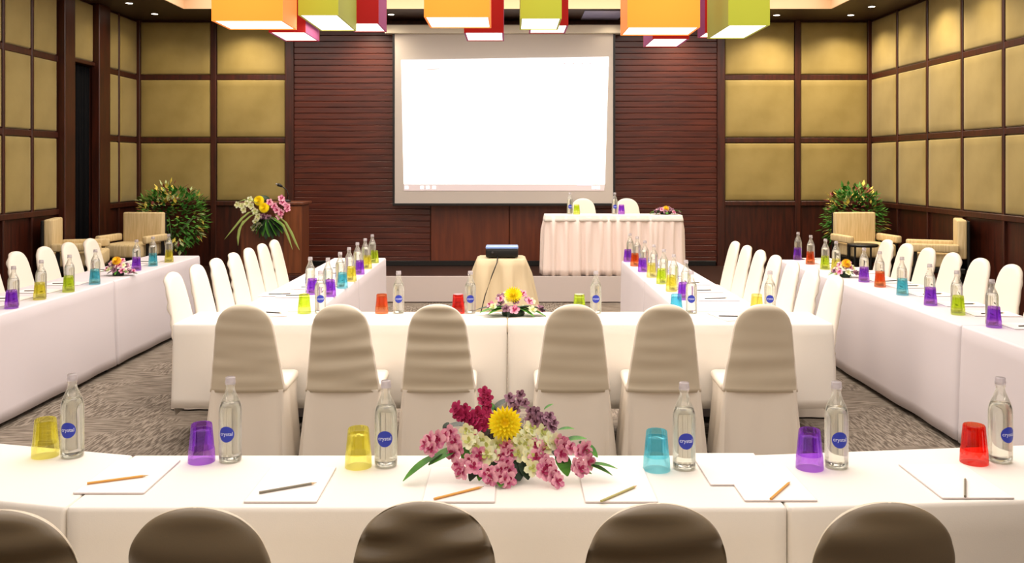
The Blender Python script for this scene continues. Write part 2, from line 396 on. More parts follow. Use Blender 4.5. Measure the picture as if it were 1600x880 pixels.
pimg('projected_window', [(627, 94), (951, 89), (945, 288), (631, 288)], M_img, -.006)
pimg('projected_title_bar', [(627, 94), (951, 89), (951, 104), (628, 109)], mat('projected_blue', (235, 240, 255), emit=(232, 240, 255), estr=.98), -.008)
pimg('projected_task_bar', [(631, 288), (945, 288), (944, 298), (631, 298)], M_bar, -.006)
pimg('projected_popup', [(902, 275), (925, 275), (925, 290), (902, 290)], mat('projected_grey', (200, 190, 205), emit=(205, 196, 214), estr=.6), -.009)
for x in (635, 659, 668, 678, 927, 934): pimg('projected_icon', [(x-2, 290.5), (x+3, 290.5), (x+3, 295.5), (x-2, 295.5)], M_img, -.009)
for x in (882, 896, 910, 922): pimg('projected_icon', [(x-1.5, 99), (x+1.5, 99), (x+1.5, 101), (x-1.5, 101)], M_bar, -.010)
pimg('projected_icon', [(667, 107.5), (687, 107), (687, 109), (667, 109.5)], M_bar, -.010)

# ================================================================== tables and cloths
def per_pts(c, step=.03, r=.012):
    """points along the outline of a rounded quad with outward normals and arc length"""
    out = []; n = len(c); Ls = 0
    for i in range(n):
        a, b, d = Vector(c[i-1]), Vector(c[i]), Vector(c[(i+1) % n])
        u = (b-a).normalized(); w = (d-b).normalized()
        p0 = b-u*r; p1 = b+w*r
        for k in range(4):
            t = k/3; p = p0*(1-t)**2+b*2*t*(1-t)+p1*t*t
            nn = (Vector((u.y, -u.x))*(1-t)+Vector((w.y, -w.x))*t).normalized()
            out.append((p, nn))
        e = d-w*r; ln = (e-p1).length; m = max(1, int(ln/step))
        for k in range(1, m): out.append((p1+(e-p1)*k/m, Vector((w.y, -w.x))))
    res = []; prev = out[0][0]
    for p, nn in out:
        Ls += (p-prev).length; prev = p; res.append((p, nn, Ls))
    return res
def drape(name, corners, zt, hem, mt, label, amp=.008, freq=9, flare=.02, seed=0, step=.035, rings=9, group=None, hemf=None, sharp=0, cat='tablecloth', seam=''):
    """a cloth lying on a table (corners counter-clockwise seen from above) and hanging to z=hem"""
    P_ = per_pts(corners, step); n = len(P_); vs = []; tot = P_[-1][2]
    c = sum((p for p, _, _ in P_), Vector((0, 0)))/n
    for p, nn, s_ in P_: vs.append((p.x-nn.x*.006, p.y-nn.y*.006, zt))
    for p, nn, s_ in P_: vs.append((p.x-nn.x*.0015, p.y-nn.y*.0015, zt-.003))
    lev = [zt-.012] + [zt-.012-(zt-.012-hem)*((k+1)/rings)**1.0 for k in range(rings)]
    for k, z in enumerate(lev):
        t = k/rings
        for p, nn, s_ in P_:
            h = hemf(p) if hemf else hem
            zz = zt-.012-(zt-.012-h)*t
            w = noise.noise(Vector((s_*freq*.35+seed*7, seed*3.1, t*.6)))*1.6 + .7*math.sin(s_*freq+3*noise.noise(Vector((s_*.8, seed, 0)))+seed)
            if sharp: w = math.copysign(abs(w)**.6, w)
            d = flare*t + amp*(t**.7 if not sharp else min(1, .05+4*t))*w + amp*.6
            if ('l' in seam and nn.x < -.3 and p.x < c.x) or ('r' in seam and nn.x > .3 and p.x > c.x) or ('n' in seam and nn.y < -.3) or ('f' in seam and nn.y > .3): d = 0
            vs.append((p.x+nn.x*d, p.y+nn.y*d, zz))
    R = len(vs)//n
    fs = [(j*n+i, j*n+(i+1) % n, (j+1)*n+(i+1) % n, (j+1)*n+i) for j in range(R-1) for i in range(n)]
    m = MB(); m.add(vs, fs); m.add(vs[:n], [tuple(reversed(range(n)))])
    me = m.mesh(name, mt)
    bm = bmesh.new(); bm.from_mesh(me); bmesh.ops.remove_doubles(bm, verts=bm.verts[:], dist=1e-5); bmesh.ops.recalc_face_normals(bm, faces=bm.faces[:]); bm.to_mesh(me); bm.free()
    me.polygons.foreach_set('use_smooth', [len(p.vertices) == 4 for p in me.polygons])
    o = mkobj(name, me); md = o.modifiers.new('thickness', 'SOLIDIFY'); md.thickness = .002; md.offset = -1
    return tag(o, label, cat, group)
M_tleg = mat('table_leg_black', (24, 22, 22), .4)
M_ttop = mat('table_board', (150, 120, 84), .5)
def table(corners, label, zt=.745, base=0, inset=.035, insx=None):
    c = sum((Vector(p) for p in corners), Vector((0, 0)))/4
    e = empty('folding_table', (c.x, c.y, base), 0, label, 'table', 'folding tables under the cloths')
    q = []
    for p in corners:
        d = Vector(p)-c; L_ = d.length; q.append(Vector((math.copysign(abs(d.x)-.016, d.x), math.copysign(abs(d.y)-.016, d.y))))
    m = MB(); m.add([(p.x, p.y, zt-.03) for p in q]+[(p.x, p.y, zt) for p in q], [(3,2,1,0), (4,5,6,7), (0,1,5,4), (1,2,6,5), (2,3,7,6), (3,0,4,7)])
    m.obj('table_top', M_ttop, e)
    for p in q:
        px, py = p.x-math.copysign(insx or inset, p.x), p.y-math.copysign(inset, p.y)
        m = MB(); m.box(px-.015, px+.015, py-.015, py+.015, .012, zt-.03); m.box(px-.022, px+.022, py-.022, py+.022, .0005, .012); m.obj('leg', M_tleg, e)
    return e
def rect(x0, x1, y0, y1): return [(x0, y0), (x1, y0), (x1, y1), (x0, y1)]
ZT = .752
def ctable(corners, tl, cl, mt, hem=.04, insx=None, **k):
    table(corners, tl, insx=insx); return drape('tablecloth', corners, ZT, hem, mt, cl, group='white cloths of the meeting tables', **k)
# front row
FY0, FY1 = 2.575, 3.045
ctable([(-1.277, FY0), (.797, FY0), (.797, FY1), (-1.277, FY1)], 'folding table under the white cloth that carries the big flower arrangement',
       'white tablecloth under the large flower arrangement with the yellow chrysanthemum', M_cloth, seed=1, seam='lr')
ctable([(-3.3, FY0+.48), (-1.2795, FY0), (-1.2795, FY1), (-3.3, FY1+.5)], 'folding table under the white cloth beside the yellow tumbler at the frame edge',
       'white tablecloth under the outermost yellow tumbler beside the orange pencil', M_cloth, seed=2, seam='r')
ctable([(.7995, FY0), (2.72, FY0+.16), (2.72, FY1+.21), (.7995, FY1)], 'folding table under the white cloth that carries the red tumbler and bottle',
       'white tablecloth under the red tumbler and the grey pencil', M_cloth, seed=3, seam='l')
# middle row (closes the inner U)
TY, TF = 5.545, 6.0
def hem2(p): return .235 if p.y < TY+.05 else .165
ctable(rect(-2.085, -.02, TY, TF), 'black footed folding table behind three shade-toned chairs on the orange tumbler side', 'white tablecloth with raised hem under the orange and red tumblers', M_cloth, seed=4, hemf=hem2, insx=.3, seam='rf')
ctable(rect(-.014, 2.0, TY, TF), 'black footed folding table behind three shade-toned chairs on the flower side', 'white tablecloth with raised hem beside the small flower bowl', M_cloth, seed=5, hemf=hem2, insx=.3, seam='lf')
# inner U arms
for (x0, x1, yy, nm, lilac) in ((-1.86, -1.315, (6.03, 7.75, 9.47), 'podium-side', 1), (1.145, 1.70, (6.03, 7.6, 9.19), 'stage-table-side', 2)):
    for k in range(2):
        which = ('half joining the middle table', 'half next to the stage')[k]
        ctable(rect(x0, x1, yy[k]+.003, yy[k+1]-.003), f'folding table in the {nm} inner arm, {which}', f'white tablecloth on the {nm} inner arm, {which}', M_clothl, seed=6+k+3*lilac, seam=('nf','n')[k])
# outer wings
WL0, WL1, WR0, WR1 = -3.92, -3.36, 2.77, 3.33
for (x0, x1, y1, nm, sd) in ((WL0, WL1, 9.7, 'doorway-side', 20), (WR0, WR1, 9.3, 'long-wall', 30)):
    ys = [3.45, 5.5, 7.6, y1]
    for k in range(3):
        which = ('third nearest the photographer', 'middle third with tumblers', 'far third with the small flowers')[k]
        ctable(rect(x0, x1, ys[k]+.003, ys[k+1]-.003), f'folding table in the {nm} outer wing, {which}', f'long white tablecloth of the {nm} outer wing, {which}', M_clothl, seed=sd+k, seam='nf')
# panel table on the stage
c = rect(.46, 2.17, 11.36, 11.72)
tb = table(c, 'table on the stage under the gathered white skirt', zt=.757, base=SZ, inset=.06)
drape('tablecloth', c, SZ+.77, SZ+.015, M_skirt, 'gathered pale satin skirt around the table on the stage', amp=.03, freq=46, flare=.03, seed=41, step=.012, sharp=1, cat='table skirt')
drape('tablecloth', rect(.445, 2.185, 11.345, 11.735), SZ+.777, SZ+.70, M_cloth, 'thin white top cloth over the gathered skirt on the stage table', amp=.001, flare=.016, seed=42, rings=2)
# projector stand
PX, PY = (783-CX)/147, 9.55
c = rect(PX-.235, PX+.235, PY-.2, PY+.2)
table(c, 'small stand under the beige cloth that carries the projector')
drape('tablecloth', c, ZT, .02, M_beige, 'beige cloth in loose folds over the projector stand', amp=.035, freq=24, flare=.15, seed=50, step=.012, rings=12, sharp=1)
pr = empty('projector', (PX+.01, PY-.02, ZT+.001), 0, 'black projector with blue-lit lid on the beige clothed stand', 'projector')
mb = MB(); mb.bbox(-.17, .17, -.13, .13, .012, .098, .012); mb.obj('housing', M_black, pr, math.radians(40))
mb = MB(); mb.bbox(-.172, .172, -.132, .132, .099, .122, .01); mb.obj('lid', mat('lit_blue_top', (120, 150, 205), .3, .5), pr, math.radians(40))  # blue-white light falling on the top is put into this colour
mb = MB(); mb.lathe([(.03, 0), (.034, .0), (.034, .03), (.03, .03)], 20, caps=True); o = mb.obj('lens', M_black, pr, True, (.08, .13, .055)); o.rotation_euler = (-PI/2, 0, 0)
for sx in (-1, 1):
    for sy in (-1, 1): mb = MB(); mb.lathe([(.012, 0), (.012, .014)], 10, (sx*.13, sy*.1, 0)); mb.obj('foot', M_black, pr)
mb = MB(); mb.lathe([(.018, -.002), (.018, .002)], 12); o = mb.obj('vent_disc', M_tleg, pr, True, (-.1, -.131, .055)); o.rotation_euler = (PI/2, 0, 0)
mb = MB(); yy = PY-.16
mb.tube([(PX-.03, yy+.0, ZT+.03), (PX-.035, PY-.20, ZT+.012), (PX-.04, PY-.275, ZT-.03), (PX-.09, PY-.33, .6), (PX-.16, PY-.38, .4), (PX-.21, PY-.42, .2), (PX-.23, PY-.44, .012), (PX-.22, PY-.9, .008)], .006)
tag(mb.obj('power_cable', M_black, None, True), 'black cable hanging down the beige cloth from the projector', 'cable')

# ================================================================== banquet chairs
def chair_back(seed, deep=1, mats=None):
    rnd = random.Random(seed); m = MB(); n = 36; lev = 64
    ph = [(rnd.uniform(22, 85), rnd.uniform(0, 6), rnd.uniform(-1.2, 1.2), rnd.uniform(.2, 1)) for _ in range(6)]
    vs = []
    z0, z1 = .44, .955
    for j in range(lev+1):
        t = j/lev; z = z0+(z1-z0)*math.sin(t*PI/2)**.85 if t > 0 else z0
        u = (z-z0)/(z1-z0)
        wl = .216-.056*(u/.8) if u < .8 else .160
        k = max(0, (z-(z1-.15))/.15); w = wl*math.sqrt(max(0, 1-k**2.3)) if k > 0 else wl
        k2 = max(0, (z-(z1-.035))/.035); th = .030*math.sqrt(max(0, 1-k2**2)); w = max(w, .004); th = max(th, .002)
        yc = -.2-.10*((z-.47)/.485)**1.15 if z > .47 else -.2
        for i in range(n):
            a = 2*PI*i/n; ca, sa = math.cos(a), math.sin(a)
            x = w*math.copysign(abs(ca)**.75, ca); y = th*math.copysign(abs(sa)**.7, sa)
            if sa < 0:
                y += .010*(1-(x/max(w, .01))**2)*min(1, th/.03)*-1
                y += sum(A*.0019*deep*math.sin(fr*(z+.12*sl*x)+p) for fr, p, sl, A in ph)*min(1, th/.03)
            vs.append((x, yc+y, z))
    fs = []; mi = []
    for j in range(lev):
        for i in range(n):
            fs.append((j*n+i, j*n+(i+1) % n, (j+1)*n+(i+1) % n, (j+1)*n+i)); a = 2*PI*(i+.5)/n
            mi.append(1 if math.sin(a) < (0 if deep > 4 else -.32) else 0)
    fs.append(tuple(lev*n+i for i in range(n))); mi.append(0); fs.append(tuple(reversed(range(n)))); mi.append(0)
    m.add(vs, fs); m.m = mi
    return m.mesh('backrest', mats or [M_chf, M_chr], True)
def chair_seat():
    m = MB(); m.bbox(-.218, .218, -.185, .170, .425, .485, .026, 3); return m.mesh('seat', M_chf, True)
def chair_skirt(seed, fl=.010, am=.012):
    rnd = random.Random(seed); m = MB(); vs = []
    P_ = per_pts(rect(-.206, .206, -.222, .166), .02, .02); n = len(P_); lev = 9
    for j in range(lev+1):
        t = j/lev; z = .452-(.452-.012)*t
        for p, nn, s_ in P_:
            side = abs(p.x) > .19
            amp = am if (side or abs(p.x) > .17) else .005
            d = (fl if side else .012)*t + (amp if p.y < 0 else .3*amp)*t**.6*math.sin(s_*38+seed)*(.6+.8*noise.noise(Vector((s_*4, seed, 0))))
            if p.y > .12: d = min(d, .001)
            vs.append((p.x+nn.x*d, p.y+nn.y*d, z))
    m.add(vs, [(j*n+i, j*n+(i+1) % n, (j+1)*n+(i+1) % n, (j+1)*n+i) for j in range(lev) for i in range(n)])
    m.add(vs[:n], [tuple(reversed(range(n)))])
    return m.mesh('skirt', M_chs, math.radians(60))
CH = []
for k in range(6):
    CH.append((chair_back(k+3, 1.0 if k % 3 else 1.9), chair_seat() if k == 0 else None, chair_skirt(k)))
WS = [chair_skirt(k+20, .042, .020) for k in range(4)]
SEAT = CH[0][1]
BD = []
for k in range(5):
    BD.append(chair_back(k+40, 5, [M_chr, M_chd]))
def chair(x, y, rz, label, group, k, z=0, row=0):
    e = empty('banquet_chair', (x, y, z), rz, label, 'chair', group)
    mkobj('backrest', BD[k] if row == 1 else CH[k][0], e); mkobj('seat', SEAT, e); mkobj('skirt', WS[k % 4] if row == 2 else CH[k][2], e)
    return e
ORD = ['first', 'second', 'third', 'fourth', 'fifth', 'sixth', 'seventh', 'eighth', 'ninth']
# front row, seen from behind, only the tops in the frame
g = 'covered chairs of the front row'
for k, (px, s_, lab) in enumerate(((2, 685, 'shade-toned covered chair cut by the frame edge below the outermost yellow tumbler'),
        (307, 680, 'shade-toned covered chair below the grey pencil and purple tumbler'), (662, 668, 'shade-toned covered chair below the big flower arrangement'),
        (1028, 672, 'shade-toned covered chair below the blue tumbler and olive pencil'), (1387, 670, 'shade-toned covered chair below the notepad beside the red tumbler'))):
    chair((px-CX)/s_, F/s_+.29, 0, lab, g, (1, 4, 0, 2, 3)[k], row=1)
# middle row
g = 'covered chairs behind the front table'
mid = [(372, 'first shade-toned covered chair of the middle row at the table end near the doorway wall'), (525, 'shade-toned covered chair with wavy creases below the lime tumbler'),
       (676, 'shade-toned covered chair with close horizontal creases beside the red tumbler'), (900, 'smooth shade-toned covered chair beside the small flower bowl on the middle table'),
       (1046, 'shade-toned covered chair below the half hidden blue tumbler of the middle table'), (1200, 'last shade-toned covered chair of the middle row below the pale yellow tumbler')]
for k, (px, lab) in enumerate(mid):
    xx = (px-CX)/278; chair(xx+(.02 if xx < 0 else -.01), 5.335, (.03, 0, .02, 0, -.03, -.04)[k], lab, g, (4, 0, 3, 1, 2, 5)[k], row=2)
# inner arms
for k, yy in enumerate((6.54, 7.04, 7.51, 7.98, 8.44, 8.90, 9.36)):
    chair(-2.46+.29, yy, -PI/2, f'ivory covered chair, {ORD[k]} from the middle table along the podium-side arm', 'ivory chairs along the podium-side arm', k % 6)
for k, yy in enumerate((6.34, 6.82, 7.29, 7.77, 8.24, 8.71, 9.17)):
    chair(2.28-.27, yy, PI/2, f'ivory covered chair, {ORD[k]} from the middle table along the stage-table-side arm', 'ivory chairs along the stage-table-side arm', (k+2) % 6)
# outer wings
for k, yy in enumerate((7.1, 7.6, 8.09, 8.58, 9.05, 9.52)):
    chair(-4.45+.28, yy, -PI/2, f'ivory covered chair behind the doorway-side wing, {ORD[5-k]} counted from the stage end', 'ivory chairs behind the doorway-side wing', (k+1) % 6)
for k, yy in enumerate((6.57, 7.05, 7.52, 7.99, 8.46, 8.92, 9.38)):
    chair(3.94-.28, yy, PI/2, f'ivory covered chair behind the long-wall wing, {ORD[6-k]} counted from the stage end', 'ivory chairs behind the long-wall wing', (k+3) % 6)
# two chairs on the stage
chair(1.0, 12.0, PI, 'ivory covered chair on the stage behind the lime tumbler', 'two chairs behind the stage table', 1, SZ+.001)
chair(1.6, 12.0, PI, 'ivory covered chair on the stage behind the purple tumbler', 'two chairs behind the stage table', 2, SZ+.001)

# ================================================================== bottles, tumblers, pads, pencils
def glassy(name, tint):
    m = mat(name, tint, .02, .5); b = m.node_tree.nodes['Principled BSDF']
    b.inputs['Transmission Weight'].default_value = 1; b.inputs['IOR'].default_value = 1.33; return m
M_bot = clearish('bottle_glass', (250, 250, 246), .06, (245, 242, 232), .16)
M_water = glassy('water_in_glass', (248, 250, 246))
M_cap = clearish('cap_plastic', (225, 222, 225), .2, (225, 220, 222), .5)
M_blue = mat('label_blue', (44, 60, 178), .4, .4)
M_lwhite = mat('label_white', (200, 206, 240), .5, .3)
me_glass = MB(); me_glass.lathe([(.030, 0), (.0365, .004), (.0375, .02), (.0375, .165), (.036, .180), (.031, .198), (.022, .218), (.015, .236), (.0135, .248), (.0160, .251), (.0160, .256)], 28, caps=False)
me_glass.lathe([(.0365, .004), (.001, .003)], 28, caps=False)
me_glass = me_glass.mesh('glass_body', M_bot, True)
mw = MB(); mw.lathe([(.002, .007), (.0345, .008), (.0355, .02), (.0355, .165), (.034, .180), (.030, .194), (.002, .1945)], 28, caps=False); me_water = mw.mesh('water', M_water, True)
mc = MB(); mc.lathe([(.0165, .2565), (.0170, .258), (.0172, .266), (.0160, .267), (.0160, .277), (.0150, .279)], 20); me_cap = mc.mesh('cap', M_cap, True)
def bend(x, z, r): a = x/r; return (r*math.sin(a), -r*math.cos(a), z)
ml = MB(); vs = [bend(0, .098, .0381)]; R_ = .0262
rings = 5
for j in range(1, rings+1):
    for i in range(28): a = 2*PI*i/28; vs.append(bend(R_*j/rings*math.cos(a), .098+R_*j/rings*math.sin(a), .0381))
fs = [(0, 1+i, 1+(i+1) % 28) for i in range(28)] + [(1+j*28+i, 1+(j+1)*28+i, 1+(j+1)*28+(i+1) % 28, 1+j*28+(i+1) % 28) for j in range(rings-1) for i in range(28)]
ml.add(vs, fs); me_label = ml.mesh('label', M_blue, True)
cu_ = bpy.data.curves.new('lettering', 'FONT'); cu_.body = 'crystal'; cu_.size = .0168; cu_.align_x = 'CENTER'; cu_.extrude = 0; cu_.resolution_u = 2; cu_.offset = .0003
to = bpy.data.objects.new('tmp', cu_); COL.objects.link(to); dg = bpy.context.evaluated_depsgraph_get(); dg.update()
me_txt = bpy.data.meshes.new_from_object(to.evaluated_get(dg)); COL.objects.unlink(to); bpy.data.objects.remove(to)
for v in me_txt.vertices: v.co = Vector(bend(v.co.x, .094+v.co.y, .0384))
me_txt.name = 'lettering'; me_txt.materials.clear(); me_txt.materials.append(M_lwhite)
def bottle(x, y, z, rz, label, group):
    e = empty('water_bottle', (x, y, z), rz, label, 'bottle', group)
    mkobj('glass_body', me_glass, e); mkobj('water', me_water, e); mkobj('cap', me_cap, e)
    lb = mkobj('label', me_label, e); mkobj('lettering', me_txt, lb)
    return e
TC = {'yellow': (249, 246, 180), 'purple': (216, 172, 246), 'blue': (188, 238, 247), 'red': (248, 126, 114), 'orange': (248, 188, 146), 'lime': (238, 248, 164), 'pale yellow': (249, 247, 200)}
TM = {}
for k, c in TC.items(): TM[k] = clearish('tumbler_'+k.replace(' ', '_'), c, .05, c, .05)
def flute(a, z): return 1+.05*abs(math.cos(a*7))-.025 if z > .046 else 1
TMESH = {}
for k in TC:
    m = MB(); m.lathe([(.0435, 0), (.0440, .002), (.0425, .040), (.0405, .047), (.0395, .052), (.0345, .110), (.0335, .122), (.0315, .126), (.0005, .126)], 96, caps=False, rad=flute)
    me1 = m.mesh('glass_wall', TM[k], math.radians(50))
    m = MB(); m.lathe([(.0385, .044), (.0370, .052), (.0320, .106), (.0005, .108)], 28, caps=False); me2 = m.mesh('glass_liner', TM[k], math.radians(40))
    TMESH[k] = (me1, me2)
def tumbler(x, y, z, colr, label, group):
    e = empty('tumbler', (x, y, z), random.uniform(0, 1), label, 'drinking glass', group)
    mkobj('glass_wall', TMESH[colr][0], e); mkobj('glass_liner', TMESH[colr][1], e); return e
mp_ = MB(); mp_.bbox(-.105, .105, -.1485, .1485, 0, .004, .0006, 1); me_pad = mp_.mesh('pad', M_paper)
mq = MB(); mq.box(-.105, .105, -.1497, -.1486, 0, .0038); mq.box(-.1062, -.1051, -.1485, .1485, 0, .0038); mq.box(.1051, .1062, -.1485, .1485, 0, .0038); me_pe = mq.mesh('sheet_edges', M_pedge)
PCOL = {'orange': (222, 160, 70), 'grey': (128, 122, 104), 'olive': (176, 168, 100), 'dark': (70, 66, 60)}
PM = {k: mat('pencil_'+k, v, .4) for k, v in PCOL.items()}
M_tip = mat('pencil_wood', (214, 178, 128), .7); M_lead = mat('graphite', (50, 48, 48), .5)
def rotm(o): o.rotation_euler = (0, PI/2, 0); return o
PME = {}
for k in PCOL:
    m = MB(); m.lathe([(.0038, 0), (.0038, .158)], 6); a = m.mesh('barrel', PM[k])
    PME[k] = a
m = MB(); m.lathe([(.0038, .158), (.001, .172)], 8); me_tip = m.mesh('wood_tip', M_tip); m = MB(); m.lathe([(.001, .172), (.0002, .176)], 6); me_lead = m.mesh('lead', M_lead)
def pencil(x, y, z, ang, colr, label, group):
    e = empty('pencil', (x, y, z+.0042), ang, label, 'pencil', group)
    for nm, me in (('barrel', PME[colr]), ('wood_tip', me_tip), ('lead', me_lead)):
        o = mkobj(nm, me, e, (-.088, 0, 0)); o.rotation_euler = (0, PI/2, 0)
    return e
def pad(x, y, z, rz, label, group):
    e = empty('notepad', (x, y, z+.0012), rz, label, 'notepad', group); mkobj('sheet', me_pad, e); mkobj('sheet_edges', me_pe, e); return e
Z1 = ZT+.0005
def cen(px, py, r):    # base circle whose front touches the pixel row py
    x, y = tab(px, py); return (px-CX)/F*(y+r), y+r
# --- front table settings
front = [(71, 720, 'yellow', 113, 720, 'yellow tumbler upside down closest to the doorway side of the front table'),
         (315, 729, 'purple', 360, 727, 'purple tumbler upside down before the first middle row chair'),
         (560, 737, 'yellow', 603, 735, 'yellow tumbler upside down beside the big flower arrangement'),
         (1026, 742, 'blue', 1069, 739, 'blue tumbler upside down on the front table'),
         (1265, 740, 'purple', 1307, 737, 'purple tumbler upside down beside the seam of the front cloths'),
         (1522, 731, 'red', 1563, 728, 'red tumbler upside down on the front table')]
for k, (tx, ty, c, bx, by, lab) in enumerate(front):
    x, y = cen(tx, ty, .043); tumbler(x, y, Z1, c, lab, 'upside down tumblers on the front table')
    x, y = cen(bx, by, .037); bottle(x, y, Z1, (.05, -.06, .03, 0, -.05, .22)[k], f'labelled water bottle beside the front {lab.split(" upside")[0]} ' + ('near the flowers' if k == 2 else 'at the doorway side end' if k == 0 else 'before the first middle row chair' if k == 1 else 'by the cloth seam' if k == 4 else ''), 'water bottles on the front table')
pens = [(185, 755, 'orange', .42, 'orange'), (451, 768, 'grey', .5, 'grey'), (718, 776, 'orange', .62, 'orange'), (968, 777, 'olive', .80, 'olive'), (1220, 772, 'orange', .95, 'orange'), (1508, 767, 'grey', 1.1, 'grey')]
near = ['the outermost yellow tumbler', 'the purple tumbler near the doorway side', 'the big flower arrangement', 'the blue tumbler', 'the purple tumbler by the cloth seam', 'the red tumbler']
for k, (px, py, c, a, nm) in enumerate(pens):
    x, y = tab(px, py); yp = 2.76+(.07 if k == 0 else .0 if k < 4 else .01 if k == 4 else .03)
    xp = x+(.0 if k not in (0, 4) else -.02)
    if k == 0: xp = (172-CX)/520
    pad(xp, yp, Z1, 0, f'white notepad on the front table below {near[k]}', 'notepads on the front table')
    pencil(x, y, Z1+.0052, a, c, f'{nm} pencil lying on the notepad below {near[k]}', 'pencils on the front table')
x, y = tab(1180, 712+24); pad(1.02, 2.90+.0, Z1, .0, 'white notepad beside the second purple tumbler behind the orange pencil', 'notepads on the front table').location.x = .0+ (1158-CX)/500+.0
# --- middle table
for (tx, ty, c, lab) in ((479, 489, 'lime', 'lime tumbler upside down on the middle table'), (597, 491, 'orange', 'orange tumbler upside down on the middle table'), (716, 491, 'red', 'red tumbler upside down on the middle table'),
        (905, 491, 'lime', 'lime tumbler mostly hidden behind the smooth shade-toned chair'), (1056, 491, 'blue', 'blue tumbler half hidden behind a chair on the middle table'), (1178, 489, 'pale yellow', 'pale yellow tumbler at the panelled wall end of the middle table')):
    x, y = cen(tx, ty, .043); tumbler(x, min(y, TF-.05), Z1, c, lab, 'upside down tumblers on the middle table')
for k, (bx, by, lab) in enumerate(((501, 491, 'water bottle with round blue label beside the lime tumbler on the middle table'), (623, 491, 'water bottle with round blue label beside the orange tumbler'), (735, 491, 'water bottle with round blue label beside the middle table red tumbler'),
        (931, 491, 'water bottle with round blue label behind the smooth shade-toned chair'), (1080, 491, 'water bottle with round blue label beside the half hidden blue tumbler'), (1201, 490, 'water bottle with round blue label beside the pale yellow tumbler'))):
    x, y = cen(bx, by, .037); bottle(x, min(y, TF-.045), Z1, (x/y)*-1, lab, 'water bottles on the middle table')
def setting(rows, xt, side, rot, nm, ex=.05, padx=0, zz=Z1):
    """tumblers with a bottle behind each and a pad and pencil towards the chair"""
    seen = {}
    for k, (px, py, c) in enumerate(rows):
        x, y = cen(px, py, .043); n_ = seen.get(c, 0); seen[c] = n_+1
        tot = sum(1 for r in rows if r[2] == c)
        w = f'{c} tumbler' if tot == 1 else f'{ORD[n_]}-nearest {c} tumbler'
        tumbler(x, y, zz, c, f'{w} on the {nm}', f'upside down tumblers on the {nm}')
        bottle(x+side*.035+ (.0), y+.088, zz, rot, f'clear water bottle behind the {w} on the {nm}', f'water bottles on the {nm}')
        if padx:
            pad(x+side*padx, y+.02, zz, PI/2+.08*math.sin(k*5), f'white notepad beside the {w} on the {nm}', f'notepads on the {nm}')
            pencil(x+side*padx, y+.0, zz+.0052, (0.15+.3*math.sin(k*3)), 'dark', f'dark pencil on the notepad beside the {w} on the {nm}', f'pencils on the {nm}')
setting([(18, 484, 'purple'), (62, 470, 'yellow'), (107, 458, 'lime'), (148, 446, 'blue'), (213, 424, 'purple'), (239, 417, 'blue'), (264, 411, 'yellow')], 0, -1, -PI/2, 'doorway-side wing', padx=.25)
setting([(1553, 514, 'purple'), (1497, 494, 'lime'), (1454, 479, 'purple'), (1410, 463, 'blue'), (1375, 450, 'orange'), (1350, 442, 'purple'), (1306, 427, 'pale yellow'), (1289, 422, 'lime'), (1266, 414, 'orange'), (1246, 407, 'purple')], 0, 1, PI/2, 'long-wall wing', padx=.23)
setting([(488, 463, 'purple'), (516, 465, 'purple'), (535, 452, 'blue'), (549, 441, 'yellow'), (562, 430, 'purple'), (574, 421, 'yellow'), (585, 412, 'lime')], 0, -1, -PI/2, 'podium-side arm', padx=.24)
setting([(1068, 470, 'purple'), (1049, 457, 'yellow'), (1033.6, 445, 'lime'), (1018, 435, 'pale yellow'), (1004, 426, 'purple'), (992, 417, 'orange'), (981, 410, 'purple')], 0, 1, PI/2, 'stage-table-side arm', padx=.24)
for (px, py, a, lab) in ((423, 491, -.3, 'on the middle table beside the first shade-toned chair'), (1145, 497, -.12, 'between the two last shade-toned chairs')):
    x, y = tab(px, py); pad(x, y+.02, Z1, .2, f'white notepad {lab}', 'notepads on the middle table'); pencil(x, y, Z1+.0052, a, 'dark', f'dark pencil on the notepad {lab}', 'pencils on the middle table')
# stage table
zz = SZ+.7785
for (px, c, lab) in ((901, 'lime', 'lime tumbler on the stage table'), (971, 'purple', 'purple tumbler on the stage table')):
    tumbler((px-CX)/F*11.5, 11.5, zz, c, lab, 'tumblers on the stage table')
    bottle((px-10.5-CX)/F*11.56, 11.56, zz, 0, f'water bottle beside the {lab}', 'water bottles on the stage table')

# ================================================================== flowers
def petal_fan(m, n, ln, wd, cup=.3, start=0, z0=0, mi=0, cx=0, tilt=0):
    for i in range(n):
        a = start+2*PI*i/n; ca, sa = math.cos(a), math.sin(a); pts = []
        for (u, w) in ((.08, .15), (.45, .5), (.8, .42), (1, .0)):
            z = z0+cup*ln*u*u
            for sg in ((-1, 1) if w else (0,)):
                X, Y_ = u*ln, sg*w*wd; pts.append((X*ca-Y_*sa, X*sa+Y_*ca, z+abs(sg)*w*wd*.15))
        m.add(pts, [(0, 2, 3, 1), (2, 4, 5, 3), (4, 6, 5)], mi)
def orchid(name, c1, c2):
    m = MB(); petal_fan(m, 5, 1, .8, .25, .3); petal_fan(m, 3, .45, .4, 1.0, .9, .08, 1); m.lathe([(.10, 0), (.12, .1), (.04, .25)], 6, mi=1)
    me = m.mesh(name, [c1, c2], False); return me
M_stem = mat('green_stem', (70, 96, 44), .6)
def fm(n, c1, c2): return noisy(mat(n, c1, .6, .2), c1, c2, (1, 1, 1), 1.6, 0, lo=.4, hi=.6)
M_pk = fm('pink_petal', (206, 110, 150), (240, 180, 195)); M_pk2 = mat('magenta_lip', (170, 40, 90), .5)
M_cr = fm('cream_petal', (238, 232, 180), (232, 236, 200)); M_cr2 = mat('green_lip', (200, 206, 120), .5)
M_bu = fm('burgundy_petal', (140, 20, 64), (176, 40, 90)); M_mv = fm('mauve_petal', (128, 84, 104), (160, 120, 138)); M_mv2 = mat('dark_mauve', (84, 40, 60), .6)
